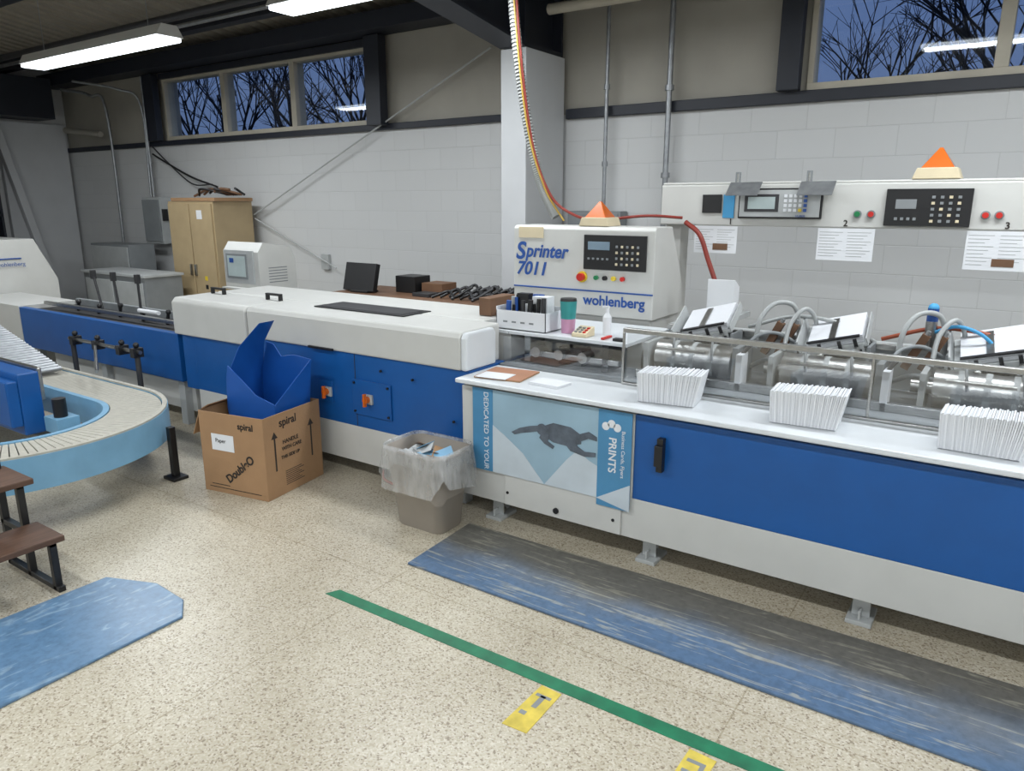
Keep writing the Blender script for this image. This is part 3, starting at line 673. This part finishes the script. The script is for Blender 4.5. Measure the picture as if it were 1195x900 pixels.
b.add([(.34,0,0),(.34,.30,0),(.43,.30,.42),(.38,0,.20),(.346,0,0),(.346,.30,0),(.436,.30,.42),(.386,0,.20)],[(0,1,2,3),(7,6,5,4),(0,4,5,1),(1,5,6,2),(2,6,7,3),(3,7,4,0)],DBLUE)
b.done('plastic_bin',bevel=.002)
# waste bin
R=grp('trash_can',(-2.47,2.8,0)); b=B(); cx2,cy2=-2.465,2.82
rg=[rrect(cx2,cy2,.30,.20,.05,0),rrect(cx2,cy2,.31,.21,.05,.01),rrect(cx2,cy2,.355,.255,.06,.26),rrect(cx2,cy2,.365,.265,.06,.265),rrect(cx2,cy2,.39,.29,.06,.42),rrect(cx2,cy2,.405,.305,.06,.425),rrect(cx2,cy2,.405,.305,.06,.44),rrect(cx2,cy2,.385,.285,.06,.44),rrect(cx2,cy2,.345,.245,.05,.2),rrect(cx2,cy2,.29,.19,.05,.02)]
b.loft(rg,BINGREY); b.done('bin',R,0)
b=B(); rings=[]
for (s,z,wv) in((.94,.36,.0),(.985,.45,.0),(1.02,.458,.004),(1.05,.42,.008),(1.08,.36,.016),(1.10,.31,.024),(1.12,.27,.03)):
    base=rrect(cx2,cy2,.405,.305,.06,z,14); r=[]
    for i,p in enumerate(base):
        k=s+wv*1.1*math.sin(i*1.1)+wv*.6*math.sin(i*2.1+1); r.append((cx2+(p[0]-cx2)*k,min(cy2+(p[1]-cy2)*k,3.01),z-(.05*math.sin(i*.3+1)*(wv>.02))-(.01*math.sin(i*.9)*(wv>.01))))
    rings.append(r)
b.loft(rings,BAG,False,False); b.done('bin_liner',R,0)
b=B()
for k in range(14):
    b.M=Matrix.Translation((cx2+random.uniform(-.12,.12),cy2+random.uniform(-.07,.07),.36+random.uniform(0,.06)))@Euler((random.uniform(-.6,.6),random.uniform(-.6,.6),random.uniform(0,3))).to_matrix().to_4x4()
    b.box(-.06,.06,-.04,.04,0,.003,random.choice([PAPER,LGREY,LBLUE,CARD,LGREY,BROWN]))
b.done('rubbish',R,0)
# ---------------------------------------------------------------- background
Q=grp('storage_cabinet',(-8.04,5.4,0)); b=B(); b.box(-8.48,-7.6,5.16,5.68,.06,1.70,TAN); b.box(-8.44,-7.64,5.2,5.66,0,.06,BLACK)
b.done('carcass',Q); b=B(); b.box(-8.46,-8.05,5.14,5.16,.1,1.67,TAN);b.box(-8.03,-7.62,5.14,5.16,.1,1.67,TAN);b.box(-8.09,-8.07,5.11,5.14,.85,.98,STEEL); b.box(-8.02,-7.98,5.12,5.14,.85,.98,STEEL)
b.box(-7.9,-7.8,5.137,5.14,1.5,1.6,PAPER); b.box(-7.85,-7.8,5.137,5.14,.8,.85,YEL);b.box(-7.85,-7.8,5.137,5.14,.7,.75,BLACK); b.done('doors',Q)
b=B(); b.box(-8.4,-7.55,5.15,5.66,1.701,1.74,CARD); b.done('cardboard_sheets')
b=B()
for k in range(9): b.tube([(-8.3+.1*k,5.4,1.76+.01*k),(-8.1+.1*random.random()+.05*k,5.3+.2*random.random(),1.84),(-7.8+.04*k,5.5,1.775)],.014,random.choice([BLACK,DARK,BROWN]))
b.done('tangled_cable',bevel=0)
H=grp('computer_terminal',(-5.7,4.3,0)); b=B()
b.prism([(4.1,.93),(4.1,1.27),(4.16,1.35),(4.45,1.30),(4.5,1.2),(4.5,.93)],'x',-5.95,-5.46,WHITE)
b.box(-5.9,-5.5,4.15,4.45,0,.93,LGREY)
for k in range(6): b.box(-5.461,-5.458,4.2,4.4,1.0+.025*k,1.008+.025*k,GREY)
b.done('terminal_case',H,.008)
b=B(); b.box(-5.92,-5.52,4.085,4.1,.99,1.28,LGREY); b.box(-5.89,-5.60,4.08,4.085,1.03,1.25,GREY); b.box(-5.87,-5.62,4.078,4.08,1.05,1.23,SCREENG); b.box(-5.91,-5.5,4.03,4.1,.94,.955,WHITE)
b.box(-5.84,-5.78,4.076,4.078,1.17,1.21,LOGO)
b.done('screen',H,.001)
bn=grp('work_bench',(-3.95,4.6,0)); b=B(); b.box(-4.9,-2.9,4.2,5.0,.90,.94,BROWN)
for (x,y) in((-4.85,4.25),(-2.95,4.25),(-4.85,4.95),(-2.95,4.95)): b.box(x-.03,x+.03,y-.03,y+.03,0,.9,GREY)
b.box(-4.85,-2.95,4.3,4.9,.3,.33,GREY); b.done('bench',bn)
b=B(); b.M=Matrix.Translation((-4.66,4.5,.955))@Matrix.Rotation(-.25,4,'X'); b.box(-.2,.16,0,.05,0,.24,BLACK);b.M=Matrix.Identity(4);b.box(-4.75,-4.55,4.48,4.62,.941,.957,BLACK);b.done('flat_monitor')
b=B(); b.box(-4.42,-4.2,4.7,4.9,.941,1.08,BLACK); b.box(-4.17,-3.95,4.75,4.95,.941,1.03,BROWN); b.box(-4.1,-3.92,4.55,4.7,.941,.97,DARK); b.done('wooden_blocks')
b=B()
for k in range(12):
    x=-3.85+.05*k;y=4.50+.05*(k%4); b.tube([(x,y,.955),(x+.1,y+.1,1.0+.015*(k%4)),(x+.22,y+.02,.97),(x+.3,y+.15,1.04)],.012,random.choice([BLACK,DARK,BLACK]))
b.done('hose_bundle',bevel=0)
b=B(); b.box(-4.0,-3.0,4.22,4.42,.941,.96,BROWN); b.done('carton_flat')
b=B(); b.box(-2.70,-2.61,3.60,3.86,1.0215,1.13,BROWN);b.done('wood_block')
b=B(); b.box(-9.45,-8.1,4.55,5.0,.3,.86,GREY); b.box(-9.47,-8.08,4.53,5.02,.86,.89,LGREY)
for (x,y) in((-9.4,4.6),(-8.15,4.6),(-9.4,4.95),(-8.15,4.95)): b.box(x-.025,x+.025,y-.025,y+.025,0,.3,DARK)
b.box(-9.4,-8.8,4.54,4.55,.4,.8,LGREY); b.box(-8.75,-8.15,4.54,4.55,.4,.8,LGREY)
b.done('metal_bin')
b=B(); b.box(-10.5,-9.55,5.2,5.55,0,1.15,GREY); b.box(-10.48,-9.57,5.185,5.2,.7,1.12,LGREY);b.box(-10.48,-9.57,5.185,5.2,.2,.66,LGREY); b.done('filing_cabinet')
b=B(); b.box(-9.84,-9.42,5.62,5.79,1.15,1.75,LGREY);b.box(-9.82,-9.44,5.6,5.62,1.18,1.72,GREY);b.box(-9.42,-9.39,5.63,5.7,1.45,1.6,BLACK);b.done('electrical_panel')
def pipe(name,pts,r,m,smooth=False,clamps=()):
    b=B(); b.tube(pts,r,m,12,8,smooth)
    for p in clamps: b.cyl((p[0],p[1],p[2]-.02),(p[0],p[1],p[2]+.02),r*1.6,GALV,12)
    return b.done(name,bevel=0)
PY=5.705
pipe('electrical_conduit',[(-9.68,PY,1.76),(-9.68,PY,3.26)],.016,GALV,clamps=[(-9.68,PY,2.2)])
pipe('electrical_conduit',[(-9.75,PY,1.76),(-9.75,PY,2.9),(-9.9,5.5,3.1),(-10.4,5.2,3.2)],.016,GALV,True)
pipe('electrical_conduit',[(-9.60,PY,2.3),(-9.40,PY,2.22),(-8.8,PY,2.0),(-8.2,PY-.05,1.87)],.012,BLACK,True)
pipe('electrical_conduit',[(-9.60,PY,2.4),(-9.30,PY,2.2),(-8.8,PY,1.92),(-8.3,PY-.05,1.9)],.009,DARK,True)
pipe('electrical_conduit',[(-10.6,PY,.2),(-10.6,PY,2.8),(-10.8,5.6,3.1),(-11.3,5.48,3.2)],.02,GALV,True)
pipe('wall_duct_pipe',[(-10.75,5.66,2.6),(-11.7,5.66,2.7)],.04,INSUL)
pipe('electrical_conduit',[(-2.96,PY,1.63),(-2.96,PY,3.27)],.016,GALV,clamps=[(-2.96,PY,2.0),(-2.96,PY,2.6)])
pipe('air_pipe',[(-2.42,PY,1.35),(-2.42,PY,3.27)],.022,GALV,clamps=[(-2.42,PY,1.9),(-2.42,PY,2.55)])
b=B(); b.cyl((-2.36,5.64,1.6),(-2.36,5.68,1.6),.045,CREAM,20); b.cyl((-2.36,5.635,1.6),(-2.36,5.64,1.6),.036,PAPER,20);b.done('pressure_gauge',bevel=0)
b=B(); b.box(-3.28,-2.78,5.66,5.79,1.42,1.62,GREY);b.box(-3.26,-2.8,5.65,5.66,1.44,1.6,GREY);b.done('junction_box')
b=B(); b.box(-6.55,-6.43,5.76,5.798,.95,1.12,LGREY);b.done('wall_outlet')
# ribbed flexible conduit with slim air lines
b=B()
dp=[(-2.97,4.3,3.6),(-2.93,4.3,3.0),(-2.85,4.3,2.4),(-2.73,4.3,1.9),(-2.63,4.3,1.68),(-2.58,4.3,1.60)]
b.tube(dp,.026,DUCTD,12)
Q2=b.samp(dp,26)
for p,q in zip(Q2,Q2[1:]):
    b.cyl(p.lerp(q,.2),p.lerp(q,.75),.034,DUCT,14)
b.tube([(-2.915,4.28,3.6),(-2.865,4.27,2.8),(-2.765,4.28,2.1),(-2.62,4.28,1.75),(-2.46,4.3,1.62),(-2.3,4.36,1.585),(-2.0,4.45,1.61),(-1.78,4.5,1.6)],.009,HOSER)
b.tube([(-2.925,4.26,3.6),(-2.88,4.25,2.9),(-2.79,4.26,2.2),(-2.66,4.27,1.8),(-2.52,4.3,1.575)],.006,HOSEY)
b.done('hanging_air_hoses',bevel=0)
pipe('rubber_hose',[(-1.76,4.5,1.575),(-1.66,4.49,1.5),(-1.60,4.50,1.35),(-1.54,4.50,1.2),(-1.48,4.50,1.0)],.015,HOSER,True)
b=B()
for k in range(5): b.box(-1.52+.01*k,-1.36,4.3+.02*k,4.318+.02*k,1.06,1.25-.01*k,PAPER)
b.box(-1.56,-1.3,4.15,4.45,1.03,1.058,LGREY); b.box(-1.5,-1.4,4.2,4.4,0,1.03,GREY)
b.done('paper_holder',bevel=.001)
pipe('overhead_pipe',[(-12,4.7,3.38),(-3.7,4.7,3.38)],.02,GALV)
pipe('overhead_pipe',[(-11.9,4.4,3.36),(-3.7,4.4,3.36)],.035,DARK)
pipe('overhead_pipe',[(-3.3,5.35,3.15),(XR,5.35,3.15)],.04,FRAME)
# ---------------------------------------------------------------- outside
def tree(x,y,h,seed,lean=0,K=4,tr=.12):
    rnd=random.Random(seed); b=B()
    def br(p,d,l,r,k):
        q=p+d*l; b.cyl(p,q,r,BARK,6 if k>1 else 4,r*.68,cap=False)
        if k==0: return
        for _ in range(3):
            nd=(d+Vector((rnd.uniform(-.75,.75),rnd.uniform(-.5,.5),rnd.uniform(-.35,.45)))).normalized()
            br(p+d*l*rnd.uniform(.55,1),nd,l*rnd.uniform(.62,.82),r*.56,k-1)
    br(Vector((x,y,-.15)),Vector((lean,0,1)).normalized(),h,tr,K)
    b.done('bare_tree',bevel=0)
tree(-15.5,13,2.4,1,K=5,tr=.12);tree(-20,14,2.6,2,K=5,tr=.13);tree(-12.6,13,2.4,3,K=5,tr=.1);tree(-27,18,3,9,K=5)
tree(.6,12.5,2.6,4,-.1,K=6,tr=.13);tree(-2.8,16,2.2,5,K=5);tree(-.6,15,2.3,11,K=5)
B().box(-60,40,6.3,60,-.3,-.15,DKGRASS).done('ground_outside',bevel=0)
w=bpy.data.worlds.new('World');S.world=w;w.use_nodes=True;nt=w.node_tree;N=nt.nodes;K=nt.links
bg=N['Background'];tc=N.new('ShaderNodeTexCoord');sp=N.new('ShaderNodeSeparateXYZ');K.new(tc.outputs['Generated'],sp.inputs[0])
cr=N.new('ShaderNodeValToRGB');cr.color_ramp.elements[0].position=0;cr.color_ramp.elements[0].color=L((94,112,146));cr.color_ramp.elements[1].position=.5;cr.color_ramp.elements[1].color=L((84,110,160))
K.new(sp.outputs['Z'],cr.inputs[0]);K.new(cr.outputs[0],bg.inputs[0]);bg.inputs[1].default_value=1.1
cam=bpy.data.cameras.new('camera');cam.sensor_width=36;cam.lens=860/1195*36;cam.clip_start=.05
o=bpy.data.objects.new('camera',cam);S.collection.objects.link(o);o.location=(0,0,1.7);o.rotation_euler=(math.radians(90-14.04),0,math.radians(34.3));S.camera=o
S.view_settings.view_transform='Standard'
print('DONE')
